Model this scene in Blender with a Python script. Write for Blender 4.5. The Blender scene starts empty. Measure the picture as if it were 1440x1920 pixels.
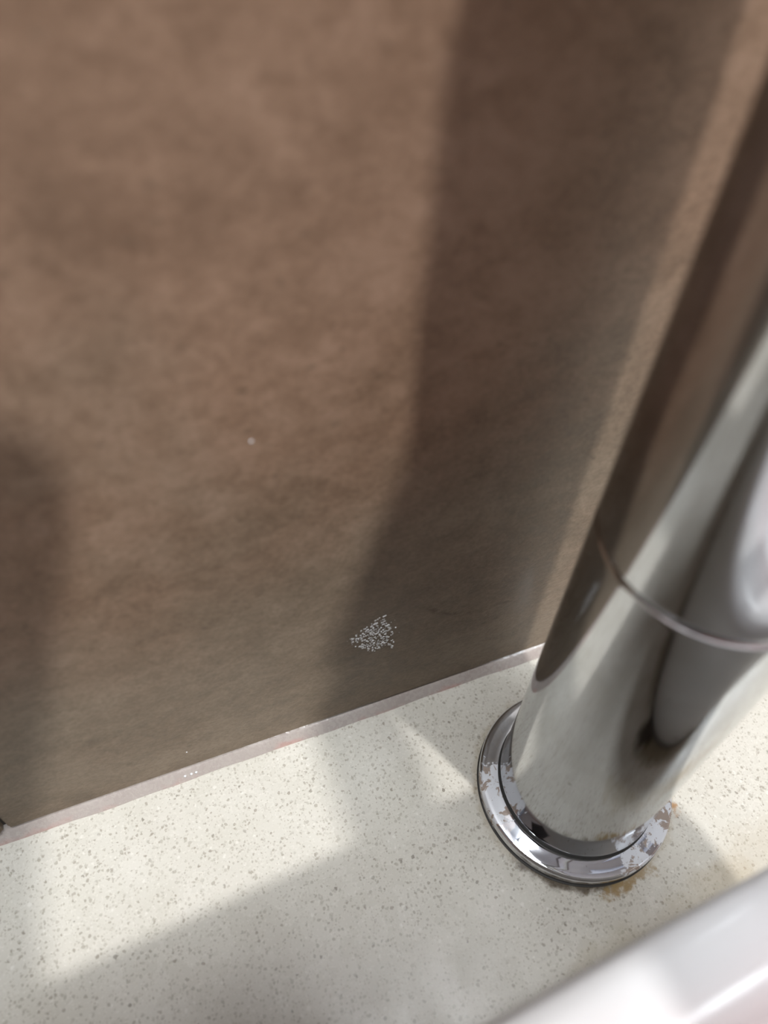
import bpy, bmesh, math, random
from mathutils import Vector, Matrix

C = bpy.context.scene.collection
S = bpy.context.scene
MM = 0.001
CT = 0.85            # counter top height above the floor, metres
R = math.radians

# ------------------------------------------------------------------ camera
cd = bpy.data.cameras.new('camera')
cam = bpy.data.objects.new('camera', cd); C.objects.link(cam)
PITCH, ROLL, TH = 0.862, 0.0537, R(-23.75)
rz = Matrix.Rotation(TH, 3, 'Z')
fw = rz @ Vector((0, math.cos(PITCH), -math.sin(PITCH)))
up = rz @ Vector((0, math.sin(PITCH), math.cos(PITCH)))
rt = rz @ Vector((1, 0, 0))
rt2 = math.cos(ROLL) * rt + math.sin(ROLL) * up
up2 = -math.sin(ROLL) * rt + math.cos(ROLL) * up
CAMP = Vector((-83.13 * MM, -50.40 * MM, CT + 204.1 * MM))
m = Matrix((rt2, up2, -fw)).transposed().to_4x4()
m.translation = CAMP
cam.matrix_world = m
cd.sensor_fit = 'VERTICAL'; cd.sensor_height = 36.0
cd.lens = 1403.0 / 1920.0 * 36.0
cd.clip_start = 0.001; cd.clip_end = 50
cd.dof.use_dof = True
cd.dof.focus_distance = 0.203
cd.dof.aperture_fstop = 8.5
S.camera = cam

# ------------------------------------------------------------------ view, world
S.view_settings.view_transform = 'Standard'
S.view_settings.look = 'None'
S.view_settings.exposure = 0.22
S.view_settings.gamma = 1.0
S.view_settings.use_curve_mapping = False
w = bpy.data.worlds.new('world'); S.world = w; w.use_nodes = True
bg = w.node_tree.nodes['Background']
bg.inputs[0].default_value = (0.9, 0.95, 1.0, 1); bg.inputs[1].default_value = 0.3

# ------------------------------------------------------------------ lights
CEIL = 2.40
def area(name, loc, size, power, col, target=None, shape='DISK', size_y=None):
    l = bpy.data.lights.new(name, 'AREA'); l.shape = shape; l.size = size
    if size_y: l.size_y = size_y
    l.energy = power; l.color = col
    o = bpy.data.objects.new(name, l); C.objects.link(o); o.location = loc
    d = (Vector(target) - Vector(loc)) if target else Vector((0, 0, -1))
    o.rotation_euler = d.to_track_quat('-Z', 'Y').to_euler()
    return o
KEY_DIR = Vector((0.215, -0.518, 0.827)).normalized()
KEY_POS = Vector((-0.02, 0.0, CT + 0.09)) + KEY_DIR * ((CEIL - 0.03 - CT - 0.09) / KEY_DIR.z)
area('downlight_beam', KEY_POS, 0.075, 22, (1.0, 0.975, 0.95), target=(-0.02, 0, CT + 0.09))
area('ceiling_glow', (-0.12, -0.07, CEIL - 0.03), 0.5, 10.2, (0.96, 0.98, 1.0), shape='RECTANGLE', size_y=0.16)
SIDE_POS = Vector((0.68, -0.98, CEIL - 0.03))
area('side_glow', SIDE_POS, 0.40, 8.5, (0.86, 0.94, 1.0), shape='RECTANGLE', size_y=0.45)

# ------------------------------------------------------------------ node helpers
class NT:
    def __init__(s, name):
        s.m = bpy.data.materials.new(name); s.m.use_nodes = True
        s.t = s.m.node_tree; s.b = s.t.nodes['Principled BSDF']
        s.co = s.t.nodes.new('ShaderNodeTexCoord').outputs['Object']
    def n(s, kind, ins=None, **kw):
        nd = s.t.nodes.new('ShaderNode' + kind)
        for k, v in kw.items(): setattr(nd, k, v)
        for k, v in (ins or {}).items():
            if hasattr(v, 'is_output') or isinstance(v, bpy.types.NodeSocket): s.t.links.new(v, nd.inputs[k])
            else: nd.inputs[k].default_value = v
        return nd
    def set(s, **kw):
        for k, v in kw.items():
            k = k.replace('_', ' ')
            if isinstance(v, bpy.types.NodeSocket): s.t.links.new(v, s.b.inputs[k])
            else: s.b.inputs[k].default_value = v
    def noise(s, scale, detail=4, rough=.5, vec=None, dist=0, out='Fac'):
        return s.n('TexNoise', {'Vector': vec or s.co, 'Scale': scale, 'Detail': detail, 'Roughness': rough, 'Distortion': dist}).outputs[out]
    def ramp(s, fac, stops, interp='LINEAR'):
        nd = s.n('ValToRGB', {'Fac': fac}); cr = nd.color_ramp; cr.interpolation = interp
        while len(cr.elements) < len(stops): cr.elements.new(0.5)
        for e, (p, c) in zip(cr.elements, stops):
            e.position = p; e.color = (c, c, c, 1) if isinstance(c, (int, float)) else (*c, 1)
        return nd.outputs['Color']
    def mr(s, v, a, b, c=0., d=1., interp='SMOOTHSTEP'):
        return s.n('MapRange', {'Value': v, 'From Min': a, 'From Max': b, 'To Min': c, 'To Max': d}, interpolation_type=interp).outputs[0]
    def math(s, op, a, b=0.0, c=0.0):
        return s.n('Math', {0: a, 1: b, 2: c}, operation=op).outputs[0]
    def mix(s, f, a, b, bt='MIX'):
        nd = s.n('Mix', data_type='RGBA', blend_type=bt)
        for i, v in ((0, f), (6, a), (7, b)):
            if isinstance(v, bpy.types.NodeSocket): s.t.links.new(v, nd.inputs[i])
            else: nd.inputs[i].default_value = (*v, 1) if isinstance(v, tuple) else v
        return nd.outputs[2]
    def bump(s, h, strength, dist):
        nd = s.n('Bump', {'Height': h, 'Strength': strength, 'Distance': dist})
        s.set(Normal=nd.outputs[0])
    def xyz(s):
        return s.n('SeparateXYZ', {0: s.co}).outputs
    def dist_to(s, p, scale=(1, 1, 1)):       # distance from a point, optionally stretched
        v = s.n('VectorMath', {0: s.co, 1: p}, operation='SUBTRACT').outputs[0]
        v = s.n('VectorMath', {0: v, 1: scale}, operation='MULTIPLY').outputs[0]
        return s.n('VectorMath', {0: v}, operation='LENGTH').outputs['Value']

def simple(name, col, rough=.5, metal=0., **kw):
    a = NT(name); a.set(Base_Color=(*col, 1), Roughness=rough, Metallic=metal, **kw)
    return a.m

# quartz worktop: pale composite stone with fine grey flecks, rust and yellow stains
def mat_quartz():
    a = NT('speckled_quartz')
    warp = a.noise(900, 3, .6, out='Color')
    wv = a.n('VectorMath', {0: warp, 1: (.5, .5, .5)}, operation='SUBTRACT').outputs[0]
    wv = a.n('VectorMath', {0: wv, 'Scale': 0.0011}, operation='SCALE').outputs[0]
    wv = a.n('VectorMath', {0: a.co, 1: wv}, operation='ADD').outputs[0]
    base = a.ramp(a.noise(60, 4, .6), [(.3, (.515, .50, .445)), (.7, (.565, .55, .50))])
    base = a.mix(a.mr(a.noise(1500, 2, .6), .55, .7, 0, .35), base, (.72, .70, .65))
    for sc, lo, hi, thr, colr, f in ((1020, .06, .52, .40, (.25, .225, .18), .65), (1450, .08, .52, .30, (.31, .28, .23), .55), (830, .05, .45, .60, (.24, .21, .17), .7), (620, .05, .36, .88, (.17, .15, .12), .8)):
        v = a.n('TexVoronoi', {'Vector': wv, 'Scale': float(sc), 'Randomness': 1.0})
        rnd = a.n('SeparateColor', {0: v.outputs['Color']}).outputs
        size = a.mr(rnd[0], thr, 1.0, lo, hi, 'LINEAR')
        d = a.math('SUBTRACT', size, v.outputs['Distance'])
        msk = a.math('MULTIPLY', a.mr(d, 0.0, .10), a.mr(rnd[1], 0, 1, .35 * f, f, 'LINEAR'))
        base = a.mix(msk, base, colr)
    v = a.n('TexVoronoi', {'Vector': wv, 'Scale': 500.0})
    rnd = a.n('SeparateColor', {0: v.outputs['Color']}).outputs
    d = a.math('SUBTRACT', a.mr(rnd[2], .88, 1., 0, .3, 'LINEAR'), v.outputs['Distance'])
    base = a.mix(a.math('MULTIPLY', a.mr(d, 0, .1), .3), base, (.78, .77, .73))
    # rust and mineral stains: a broken ring around the tap base
    x, y, z = a.xyz()
    rr = a.dist_to((0, 0, 0), (1, 1, 0))
    ang = a.math('ARCTAN2', y, x)
    n1 = a.noise(260, 5, .65); n2 = a.noise(90, 4, .6)
    def blob(px, py, r0, r1, sx=1, sy=1, amt=.9, nn=n1, k=.010):
        dd = a.dist_to((px, py, 0), (sx, sy, 0))
        dd = a.math('ADD', dd, a.math('MULTIPLY', a.math('SUBTRACT', nn, .5), k))
        return a.mr(dd, r1, r0, 0, amt)
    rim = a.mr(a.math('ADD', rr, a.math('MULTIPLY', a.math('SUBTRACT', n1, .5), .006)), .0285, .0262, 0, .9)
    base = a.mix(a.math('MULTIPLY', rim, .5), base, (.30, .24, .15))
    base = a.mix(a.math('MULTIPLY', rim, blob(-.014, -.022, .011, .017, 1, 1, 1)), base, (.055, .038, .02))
    base = a.mix(blob(-.0020, -.0268, .0006, .0030, .42, 1.2, .9), base, (.27, .185, .075))
    base = a.mix(blob(.0050, -.0262, .0006, .0026, .5, 1.1, .8), base, (.30, .22, .12))
    base = a.mix(blob(.0225, -.0150, .0006, .0026, 1.3, .8, .8), base, (.40, .22, .09))
    base = a.mix(blob(.022, -.0365, .003, .012, .7, 1.2, .38, n2, .02), base, (.36, .30, .20))
    base = a.mix(blob(.036, -.034, .003, .014, .6, 1.2, .3, n2, .02), base, (.40, .34, .25))
    base = a.mix(blob(-.008, -.040, .002, .012, .5, 1.6, .35, n2, .02), base, (.38, .33, .22))
    base = a.mix(blob(-.008, -.0590, .003, .011, .30, 1.2, .85, n1, .008), base, (.16, .125, .065))
    base = a.mix(blob(-.0270, -.0600, .003, .0085, .7, 1, .97, n1, .008), base, (.025, .018, .01))
    base = a.mix(blob(-.0215, -.0535, .0002, .0018, 1, 1, .8, n1, .002), base, (.06, .05, .04))
    base = a.mix(blob(-.070, -.0620, .002, .008, .2, 1.5, .6, n1, .008), base, (.12, .09, .05))
    a.set(Base_Color=base, Roughness=a.mr(n2, .3, .7, .22, .34), Specular_IOR_Level=.45)
    a.bump(a.noise(2500, 2, .5), .06, .0002)
    return a.m

def mat_tile():
    a = NT('stone_tile')
    st = a.n('VectorMath', {0: a.co, 1: (.8, 1, 1.1)}, operation='MULTIPLY').outputs[0]
    big = a.noise(24, 5, .55, st); mid = a.noise(190, 6, .70, st, .6); fine = a.noise(1100, 4, .72, st)
    k = a.math('ADD', a.math('MULTIPLY', big, .34), a.math('ADD', a.math('MULTIPLY', mid, .36), a.math('MULTIPLY', fine, .30)))
    col = a.ramp(k, [(.38, (.125, .092, .062)), (.50, (.190, .146, .104)), (.60, (.250, .200, .150))])
    zt = a.xyz()[2]
    red_bounce = a.mr(a.math('ADD', zt, a.math('MULTIPLY', a.math('SUBTRACT', a.noise(16, 4, .55), .5), .22)), .03, .15, 0, 1)  # reddish bounce light painted into the upper tile colour, broken by noise
    col = a.mix(red_bounce, col, a.mix(1.0, col, (1.13, .945, .885), 'MULTIPLY'))
    for sc, th, am in ((330., .60, .40), (700., .62, .35)):
        v = a.n('TexVoronoi', {'Vector': st, 'Scale': sc})
        rnd = a.n('SeparateColor', {0: v.outputs['Color']}).outputs
        d = a.math('SUBTRACT', a.mr(rnd[0], th, 1, 0, .36, 'LINEAR'), v.outputs['Distance'])
        col = a.mix(a.math('MULTIPLY', a.mr(d, 0, .3), am), col, (.085, .062, .040))
    # faint wandering brown vein low down right
    x, y, z = a.xyz()
    wz = a.math('SUBTRACT', z, a.math('MULTIPLY', a.noise(45, 2, .5), .018))
    line = a.math('ABSOLUTE', a.math('SUBTRACT', a.math('ADD', wz, a.math('MULTIPLY', x, .35)), .0240))
    lm = a.math('MULTIPLY', a.mr(line, .0016, 0.0, 0, .60), a.mr(a.dist_to((-.018, .0406, .040), (1, 0, .5)), .018, .010))
    lm = a.math('MULTIPLY', lm, a.mr(a.noise(150, 5, .7), .40, .62))
    col = a.mix(lm, col, (.055, .03, .015))
    a.set(Base_Color=col, Roughness=a.mr(mid, .3, .7, .40, .55), Specular_IOR_Level=.3)
    a.bump(a.math('ADD', fine, a.math('MULTIPLY', mid, 1.5)), .25, .0004)
    return a.m

def mat_silicone():
    a = NT('silicone_sealant')
    x, y, z = a.xyz()
    n1 = a.noise(170, 4, .6); n2 = a.noise(700, 3, .6)
    col = a.ramp(a.noise(50, 3, .5), [(.3, (.34, .30, .28)), (.7, (.39, .352, .33))])
    hz = a.math('ADD', z, a.math('MULTIPLY', a.math('SUBTRACT', n1, .5), .004))
    pk = a.math('MULTIPLY', a.mr(hz, .0012, .0002, 0, .5), a.mr(a.noise(60, 3, .6), .45, .62))
    col = a.mix(pk, col, (.42, .22, .19))
    a.set(Base_Color=col, Roughness=a.mr(n2, .35, .65, .18, .36))
    a.bump(a.noise(300, 3, .6), .25, .0008)
    return a.m

def mat_chrome(name, film=.35, patches=0., rough=.03, col=(.57, .585, .605)):
    a = NT(name)
    n1 = a.noise(75, 6, .62, None, .6); n2 = a.noise(420, 5, .7)
    r = a.mr(n1, .38, .68, rough, rough + film * .06)
    c = a.mix(a.mr(n1, .35, .7, 0, film * .7), col, (.41, .41, .39))
    v = a.n('TexVoronoi', {'Vector': a.co, 'Scale': 230.0})
    rnd = a.n('SeparateColor', {0: v.outputs['Color']}).outputs
    d = a.math('SUBTRACT', a.mr(rnd[0], .88, 1, 0, .20, 'LINEAR'), v.outputs['Distance'])
    spot = a.math('MULTIPLY', a.mr(d, 0, .12), .6 * (film > .1))
    c = a.mix(spot, c, (.20, .19, .17))
    met = 1.0
    if patches:
        nn = a.math('MULTIPLY', a.math('SUBTRACT', a.noise(330, 5, .68, None, .4), .5), .016)
        def zone(px, py, r0):       # ragged patch of dried white film
            return a.mr(a.math('ADD', a.dist_to((px, py, 0), (1, 1, 0)), nn), r0 + .0006, r0 - .0006, 0, 1)
        zf = a.math('MAXIMUM', zone(-.0235, .0050, .0085), a.math('MAXIMUM', zone(.0190, -.0150, .0115), zone(.004, -.0245, .004)))
        brk = a.mr(a.noise(260, 5, .7, None, .8), .545, .57, 1, 0)
        pm = a.math('MULTIPLY', zf, a.mr(brk, 0, 1, .55, .62))
        c = a.mix(zf, c, a.mix(brk, (.36, .30, .26), (.72, .75, .80)))
        met = a.math('SUBTRACT', 1.0, a.math('MULTIPLY', zf, .75))
        sp2 = a.mr(a.noise(700, 4, .7), .66, .69, 0, .8)
        c = a.mix(sp2, c, (.30, .26, .24))
        r = a.math('ADD', r, a.math('MULTIPLY', pm, .35))
    a.set(Base_Color=c, Roughness=r, Metallic=met)
    return a.m

def mat_ceramic(pink_reflection=True):
    a = NT('white_glazed_ceramic')
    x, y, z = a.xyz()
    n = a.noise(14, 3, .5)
    inn = a.mr(a.math('ADD', y, a.math('MULTIPLY', n, .03)), .190, .170, 0, 1)   # pink reflected light painted into the glaze, starting past the rim
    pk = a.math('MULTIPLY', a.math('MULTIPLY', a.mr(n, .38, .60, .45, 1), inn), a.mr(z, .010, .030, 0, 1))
    col = a.mix(pk if pink_reflection else 0.0, (.65, .66, .675), (.67, .56, .555))
    a.set(Base_Color=col, Roughness=.2, Specular_IOR_Level=.45)
    return a.m

M_quartz = mat_quartz(); M_tile = mat_tile(); M_sil = mat_silicone()
M_body = mat_chrome('chrome_water_filmed', .45, 0., .07); M_base = mat_chrome('chrome_limescaled', .10, 1.0, .02, (.70, .72, .76))
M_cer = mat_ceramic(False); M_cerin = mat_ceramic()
M_white = simple('white_paint', (.75, .75, .74), .7)
M_wallp = simple('taupe_paint', (.20, .15, .13), .7)
M_upper = simple('blue_grey_gloss_paint', (.10, .11, .14), .6)
M_redbounce = simple('red_bounce_colour', (.42, .16, .12), .7)
M_floor = simple('grey_floor_tile', (.25, .24, .23), .4)
M_grout = simple('dark_grout', (.05, .04, .035), .9)
M_wood = simple('brown_laminate', (.16, .10, .06), .5)
M_black = simple('black_phone_glass', (.015, .015, .017), .25)
M_seal = simple('dark_rubber', (.02, .018, .015), .6)
def emis(name, col, st):
    a = NT(name); a.set(Base_Color=(*col, 1), Emission_Color=(*col, 1), Emission_Strength=st); return a.m
def mat_water():
    a = NT('clear_water'); a.set(Base_Color=(.95, .97, 1, 1), Roughness=.02, IOR=1.33, Transmission_Weight=.35); return a.m
M_water = mat_water()
M_caustic = simple('pale_caustic', (.85, .86, .88), .2)  # pale colour for the light pattern modelled on the tile

# ------------------------------------------------------------------ mesh helpers
def link(name, bm, mat, parent=None, smooth=True, bev=None, autosm=35):
    bmesh.ops.recalc_face_normals(bm, faces=bm.faces)
    me = bpy.data.meshes.new(name)
    if smooth:
        for f in bm.faces: f.smooth = True
        for e in bm.edges:
            if len(e.link_faces) == 2 and e.calc_face_angle(0) > R(autosm): e.smooth = False
    bm.to_mesh(me); bm.free(); me.materials.append(mat)
    o = bpy.data.objects.new(name, me); C.objects.link(o)
    if parent: o.parent = parent
    if bev:
        b = o.modifiers.new('bevel', 'BEVEL'); b.width = bev; b.segments = 3; b.limit_method = 'ANGLE'
    return o
def box_bm(x0, x1, y0, y1, z0, z1, bm=None):
    bm = bm or bmesh.new()
    g = bmesh.ops.create_cube(bm, size=1)
    for v in g['verts']:
        v.co = Vector(((x0 + x1) / 2 + v.co.x * (x1 - x0), (y0 + y1) / 2 + v.co.y * (y1 - y0), (z0 + z1) / 2 + v.co.z * (z1 - z0)))
    return bm
def lathe_bm(prof, n=128, bm=None, axis='Z', off=(0, 0, 0), cap=True):
    bm = bm or bmesh.new(); rings = []
    for r, h in prof:
        ring = []
        for i in range(n):
            a = 2 * math.pi * i / n
            p = Vector((r * math.cos(a), r * math.sin(a), h))
            if axis == 'Y': p = Vector((p.x, h, p.y))
            ring.append(bm.verts.new(p + Vector(off)))
        rings.append(ring)
    for A, B in zip(rings, rings[1:]):
        for i in range(n): bm.faces.new((A[i], A[(i + 1) % n], B[(i + 1) % n], B[i]))
    if cap:
        bm.faces.new(rings[0]); bm.faces.new(rings[-1])
    return bm
def empty(name, loc, label, cat, group=None):
    o = bpy.data.objects.new(name, None); C.objects.link(o); o.location = loc
    o.empty_display_size = .02
    return tag(o, label, cat, group)
def tag(o, label, cat, group=None, kind=None):
    o['label'] = label; o['category'] = cat
    if group: o['group'] = group
    if kind: o['kind'] = kind
    return o
def struct(o, label=None, cat=None):
    o['kind'] = 'structure'
    if label: o['label'] = label; o['category'] = cat
    return o

# ------------------------------------------------------------------ room
X0, X1, Y0, Y1 = -1.3, 1.3, -1.9, 0.0406      # Y1 = face of the tiles
TB = 0.0028                                     # tiles stop this far above the worktop
struct(link('floor', box_bm(X0 - .1, X1 + .1, Y0 - .1, Y1 + .15, -.1, 0), M_floor, smooth=False), 'grey tiled bathroom floor', 'floor')
struct(link('ceiling', box_bm(X0 - .1, X1 + .1, Y0 - .1, Y1 + .15, CEIL, CEIL + .1), M_white, smooth=False), 'white painted ceiling', 'ceiling')
struct(link('wall_left', box_bm(X0 - .1, X0, Y0 - .1, Y1 + .15, 0, CEIL), M_wallp, smooth=False), 'taupe painted side wall left of the basin', 'wall')
struct(link('wall_right', box_bm(X1, X1 + .1, Y0 - .1, Y1 + .15, 0, CEIL), M_wallp, smooth=False), 'taupe painted side wall right of the basin', 'wall')
struct(link('wall_front', box_bm(X0 - .1, X1 + .1, Y0 - .1, Y0, 0, CEIL), M_redbounce, smooth=False), 'unseen wall facing the basin, coloured dusty red to give reddish bounce light', 'wall')  # its red stands in for light bounced off a person's red clothing
# the tiled wall behind the tap: large slabs over dark grout, one joint at the left
ob = link('wall_back', box_bm(X0 - .1, X1 + .1, Y1 + .0015, Y1 + .15, 0, CEIL), M_grout, smooth=False)
ob.data.materials.append(M_tile)
bm = bmesh.new(); bm.from_mesh(ob.data)
for x0, x1, dy in ((-1.4, -.7442, 0), (-.7430, -.1441, .0006), (-.1429, .4556, 0), (.4568, 1.056, 0), (1.057, 1.4, 0)):
    for z0, z1 in ((CT + TB, CT + .3995),):
        t = box_bm(x0, x1, Y1 - dy, Y1 + .009, z0, z1)
        es = [e for e in t.edges]
        bmesh.ops.bevel(t, geom=es, offset=.0006, segments=2, affect='EDGES')
        me = bpy.data.meshes.new('tmp'); t.to_mesh(me); t.free()
        n0 = len(bm.faces); bm.from_mesh(me); bpy.data.meshes.remove(me)
        bm.faces.ensure_lookup_table()
        for f in bm.faces[n0:]: f.material_index = 1
ob.data.materials.append(M_upper); n0 = len(bm.faces)
bmesh.ops.create_cube(bm, size=1, matrix=Matrix.Translation(((X0 + X1) / 2, Y1 + .005, (CT + .40 + CEIL) / 2)) @ Matrix.Diagonal((X1 - X0 + .2, .009, CEIL - CT - .40, 1)))
bm.faces.ensure_lookup_table()
for f in bm.faces[n0:]: f.material_index = 2
bm.transform(Matrix.Translation((0, 0, -CT))); bm.to_mesh(ob.data); bm.free(); ob.location.z = CT
struct(ob, 'mottled brown stone-look tiled wall behind the tap', 'wall')

# silicone bead in the joint between worktop and tiles
bm = bmesh.new(); rnd = random.Random(4)
prof = [(.0425, -.0004), (.0378, -.0004), (.0384, .0003), (.0391, .0010), (.0399, .0018), (.0409, .0027), (.0425, .0030)]
prev = None; xs = [-1.25 + i * .0025 for i in range(1001)]
for x in xs:
    w1 = .0002 * math.sin(x * 95) + .00012 * math.sin(x * 310 + 1) + rnd.uniform(-.00004, .00004)
    ring = [bm.verts.new((x, y - (w1 if 1 <= k <= 4 else 0), z)) for k, (y, z) in enumerate(prof)]
    if prev:
        for a, b in zip(range(len(ring)), range(1, len(ring))): bm.faces.new((prev[a], ring[a], ring[b], prev[b]))
    prev = ring
o = link('trim_1', bm, M_sil, autosm=60); o.location.z = CT
struct(o, 'pinkish white silicone bead along the foot of the tiled wall', 'sealant')

# ceiling fittings
dl = empty('ceiling_downlight', (KEY_POS.x, KEY_POS.y, CEIL), 'round recessed downlight in the white ceiling', 'light')
link('trim_ring', lathe_bm([(.062, -.001), (.080, -.001), (.080, -.006), (.062, -.010), (.058, -.002)], 64, cap=False), M_white, dl)
link('lamp_panel', lathe_bm([(.001, -.003), (.060, -.003)], 48, cap=False), emis('warm_lamp', (1, .95, .88), 6), dl)
for PX, PY, LB in ((-.12, -.07, 'rectangular white panel light in the ceiling right above the tap'), (SIDE_POS.x, SIDE_POS.y, 'square cool white panel light in the ceiling right of the downlight')):
  HX, HY = (.25, .08) if PX < 0 else (.225, .225)
  cp = empty('ceiling_panel_light', (PX, PY, CEIL), LB, 'light')
  link('panel_frame', box_bm(-HX - .03, HX + .03, -HY - .02, HY + .02, -.018, 0), M_white, cp, smooth=False)
  link('diffuser', box_bm(-HX, HX, -HY, HY, -.021, -.0185), emis('cool_panel', (.93, .97, 1), 9), cp, smooth=False)

# ------------------------------------------------------------------ worktop and cabinet
o = link('worktop', box_bm(-1.25, 1.25, -.50, .0400, -.03, 0), M_quartz, smooth=False, bev=.002)
# stop the slab below the bead
o.location.z = CT
tag(o, 'pale speckled quartz worktop with small rust stains round the tap', 'worktop')
cb = empty('vanity_cabinet', (0, -.22, 0), 'brown laminate vanity cabinet carrying the pale worktop', 'cabinet')
link('body', box_bm(-1.2, 1.2, -.24, .255, .08, CT - .0302), M_wood, cb, smooth=False)
link('plinth', box_bm(-1.18, 1.18, -.19, .25, 0, .08), M_wood, cb, smooth=False)
for i in range(4):
    x = -1.2 + i * .6
    d = link('door', box_bm(x + .003, x + .597, -.26, -.2405, .09, CT - .045), M_wood, cb, smooth=False, bev=.002)
    link('door_handle', box_bm(x + .28, x + .32, -.285, -.2602, .55, .70), M_body, d, smooth=False, bev=.003)

# ------------------------------------------------------------------ mixer tap
RB = .779 * 26 * MM
tap = empty('basin_mixer_tap', (0, 0, CT), 'tall chrome basin mixer tap standing on a stepped round base', 'tap')
# flange: upright edge, thin bright lip, shallow cone up to the collar
link('base_flange', lathe_bm([(.0238, 0.0), (.0255, .0001), (.0258, .0003), (.0260, .0034), (.02592, .0039), (.0256, .00425), (.0252, .0044),
     (.0240, .00440), (.0223, .00452), (.02125, .0046), (.0190, .0046)], 192), M_base, tap, autosm=50)
link('foot_gasket', lathe_bm([(.0250, -.0002), (.0262, -.0002), (.0262, .0002), (.0258, .00035), (.0250, .00035)], 160), M_seal, tap)
g = lathe_bm([(.0203, .0042), (.02105, .0042), (.02105, .0048), (.0203, .0048)], 128)
link('gasket', g, M_seal, tap)
link('lower_body', lathe_bm([(.0190, .0047), (.0206, .0047), (.02085, .0050), (.0207, .0080), (.02045, .0130), (RB + .0001, .020), (RB, .0292), (RB, .030), (RB, .0306), (RB, .1068), (RB, .1078), (RB - .00005, .1082), (RB - .0003, .1086), (.0190, .1087)], 192), M_body, tap, autosm=50)
link('upper_body', lathe_bm([(.0190, .1088), (RB - .0006, .1090), (RB - .0001, .1096), (RB, .1100), (RB, .1106), (RB, .2090), (RB, .2100), (RB - .001, .2125), (.010, .2135)], 192), M_body, tap, autosm=50)
# spout: horizontal tube out over the basin with an aerator under its tip
sp = link('spout', lathe_bm([(.0100, 0), (.0108, -.0006), (.0112, -.002), (.0112, -.118), (.0105, -.1196), (.0090, -.120)][::-1], 64, axis='Y', off=(0, -.0170, .1865)), M_body, tap)
link('aerator', lathe_bm([(.0075, 0), (.0075, -.006), (.0060, -.0065)], 48, off=(0, -.125, .1765)), M_seal, sp)
lv = link('lever_handle', lathe_bm([(.0160, .2137), (.0190, .2139), (.0198, .2150), (.0198, .236), (.0188, .2390), (.004, .2400)], 96), M_body, tap)
link('lever', lathe_bm([(.0030, 0), (.0042, -.001), (.0048, -.060), (.0040, -.0635), (.0010, -.064)][::-1], 32, axis='Y', off=(0, -.0188, .2280)), M_body, lv)

# ------------------------------------------------------------------ basin
# rounded rectangle vessel; offsets go inwards from the outer rim line
BX0, BX1, BY1, BY0 = -.430, .052, -.0511, -.400
FY = .0200
def rrect(inset, z, rad, n=14):
    x0, x1, y0, y1 = BX0 + inset, BX1 - inset, BY0 + inset, BY1 - inset
    pts = []
    for cx, cy, a0 in ((x1 - rad, y1 - rad, 0), (x0 + rad, y1 - rad, 90), (x0 + rad, y0 + rad, 180), (x1 - rad, y0 + rad, 270)):
        for i in range(n + 1):
            a = R(a0 + 90 * i / n); pts.append(Vector((cx + rad * math.cos(a), cy + rad * math.sin(a), z)))
    # subdivide straight runs for the slight bow of the long side
    return pts
bm = bmesh.new(); rings = []
H = .088
prof = [(FY + .004, 0, .018), (FY + .0002, .0003, .022), (FY - .0006, .003, .022), (FY - .004, .022, .025), (FY - .009, .045, .029), (FY - .0145, .062, .033),
        (.0030, .072, .035), (.0008, .079, .036), (.0001, .0830, .037), (.0004, .0855, .037), (.0017, .0872, .036), (.0042, .0880, .034), (.0090, .0881, .031), (.0122, .0876, .028),
        (.0142, .0858, .026), (.0156, .0825, .024), (.0175, .075, .024), (.0235, .060, .028), (.031, .034, .040), (.050, .016, .046), (.095, .011, .040)]
BCX, BCY = (BX0 + BX1) / 2, (BY0 + BY1) / 2
for ins, z, rad in prof: rings.append([bm.verts.new(p - Vector((BCX, BCY, 0))) for p in rrect(ins, z, rad)])
for A, B in zip(rings, rings[1:]):
    for i in range(len(A)): bm.faces.new((A[i], A[(i + 1) % len(A)], B[(i + 1) % len(A)], B[i]))
bm.faces.new(rings[-1]); bm.faces.new(rings[0])
bs = empty('vessel_basin', (BCX, BCY, CT), 'white ceramic vessel basin with rounded rim standing in front of the tap', 'basin')
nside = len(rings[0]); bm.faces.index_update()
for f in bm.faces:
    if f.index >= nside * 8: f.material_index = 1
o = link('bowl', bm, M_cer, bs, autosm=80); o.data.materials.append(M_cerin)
sb = bmesh.new(); sr = []
for ins, z, rad in ((FY - .0012, 0.0001, .023), (FY - .0010, .0006, .023), (FY + .0004, .0014, .022), (FY + .0012, .0014, .022)):
    sr.append([sb.verts.new(p - Vector((BCX, BCY, 0))) for p in rrect(ins, z, rad)])
for A, B in zip(sr, sr[1:]):
    for i in range(len(A)): sb.faces.new((A[i], A[(i + 1) % len(A)], B[(i + 1) % len(A)], B[i]))
link('foot_seal', sb, M_seal, bs)
link('drain', lathe_bm([(.010, .0102), (.031, .0102), (.032, .0120), (.028, .0135), (.004, .0140)], 64, ), M_base, bs)
bs.rotation_euler.z = R(2.8)

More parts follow.
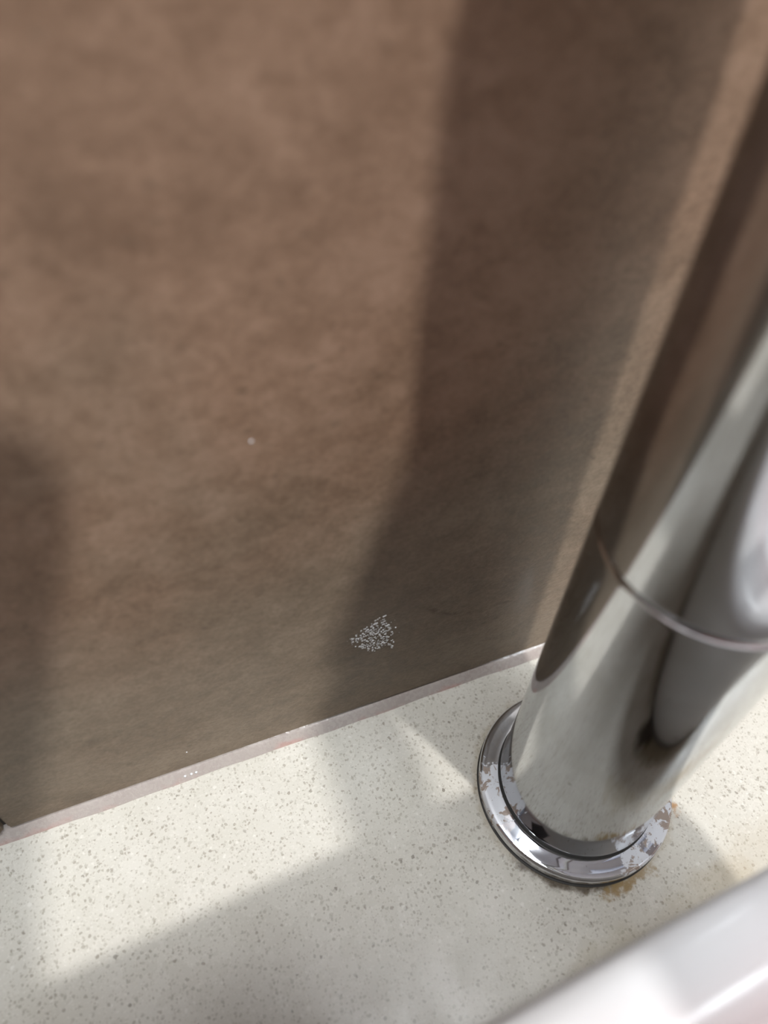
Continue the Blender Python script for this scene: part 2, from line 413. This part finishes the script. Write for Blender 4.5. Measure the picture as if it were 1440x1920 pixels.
# ------------------------------------------------------------------ phone taking the picture, at the camera, lens in its corner
ph = empty('smartphone', (0, 0, 0), 'black smartphone held up above the basin rim', 'phone')
pm = Matrix((rt2, up2, -fw)).transposed().to_4x4(); pm.translation = CAMP
ph.matrix_world = pm
def rounded_slab(x0, x1, y0, y1, z0, z1, rad):
    bm = bmesh.new(); lo = []; hi = []
    for cx, cy, a0 in ((x1 - rad, y1 - rad, 0), (x0 + rad, y1 - rad, 90), (x0 + rad, y0 + rad, 180), (x1 - rad, y0 + rad, 270)):
        for i in range(9):
            a = R(a0 + 11.25 * i); p = (cx + rad * math.cos(a), cy + rad * math.sin(a))
            lo.append(bm.verts.new((*p, z0))); hi.append(bm.verts.new((*p, z1)))
    n = len(lo)
    for i in range(n): bm.faces.new((lo[i], lo[(i + 1) % n], hi[(i + 1) % n], hi[i]))
    bm.faces.new(lo); bm.faces.new(hi); return bm
link('case', rounded_slab(-.057, .0175, -.112, .038, .005, .0130, .009), M_black, ph, bev=.0008)
link('camera_bump', rounded_slab(-.025, .0085, -.020, .035, .0035, .0049, .006), M_black, ph)

# ------------------------------------------------------------------ water drops and a modelled caustic
def drops(name, pts, mat, label, cat, group=None, kind=None, normal='Y'):
    bm = bmesh.new()
    for x, y, z, r, fl in pts:
        g = bmesh.ops.create_icosphere(bm, subdivisions=2, radius=r)
        for v in g['verts']:
            if normal == 'Y': v.co.y *= fl
            else: v.co.z *= fl
            v.co += Vector((x, y, z))
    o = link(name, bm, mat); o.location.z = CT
    return tag(o, label, cat, group, kind)
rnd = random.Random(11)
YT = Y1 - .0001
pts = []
def caustic_streak(n, x0, z0, x1, z1, bow, spread, r0, r1):     # one curved streak of flecks imitating light thrown by the tap base
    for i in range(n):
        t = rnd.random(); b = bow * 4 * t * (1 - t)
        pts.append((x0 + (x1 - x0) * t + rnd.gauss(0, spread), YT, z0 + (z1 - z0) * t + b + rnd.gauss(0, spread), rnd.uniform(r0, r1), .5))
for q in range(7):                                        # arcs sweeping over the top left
    caustic_streak(26, -.0505 + q * .0004, .0412 - q * .0008, -.0415 + q * .0003, .0485 - q * .0012, .0010, .00018, .00009, .00030)
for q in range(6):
    caustic_streak(16, -.0480 + q * .0006, .0375 - q * .0007, -.0405, .0400 - q * .0010, -.0010, .0003, .00008, .00026)
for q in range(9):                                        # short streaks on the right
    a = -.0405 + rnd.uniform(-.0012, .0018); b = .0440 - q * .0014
    caustic_streak(8, a, b, a + .0006, b - .0014, 0, .00022, .00008, .00026)
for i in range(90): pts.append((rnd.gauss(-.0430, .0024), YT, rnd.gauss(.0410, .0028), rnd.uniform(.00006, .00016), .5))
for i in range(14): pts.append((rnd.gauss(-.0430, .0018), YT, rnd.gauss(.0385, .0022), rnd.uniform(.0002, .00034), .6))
drops('caustic_flecks', pts, M_caustic, 'small pale caustic modelled in flecks low on the brown tile left of the tap', 'caustic', kind='stuff')
for i, (x, y, z, r, lab) in enumerate((
        (-.0680, YT, .1162, .0003, 'lone tiny water drop high on the brown tile, far above the caustic flecks'),
        (-.0960, YT, .0120, .0002, 'tiny water drop on the brown tile just above the white bead at the left'))):
    drops('water_drop', [(x, y, z, r, .6)], M_water, lab, 'water drop')
for x, lab in ((-.0985, 'leftmost of three tiny water drops on the white bead left of the tap'),
               (-.0968, 'middle one of three tiny water drops on the white bead left of the tap'),
               (-.0955, 'rightmost of three tiny water drops on the white bead left of the tap')):
    drops('water_drop', [(x, .0391, .0012, .00042, .8)], M_water, lab, 'water drop', 'water drops on the white bead')
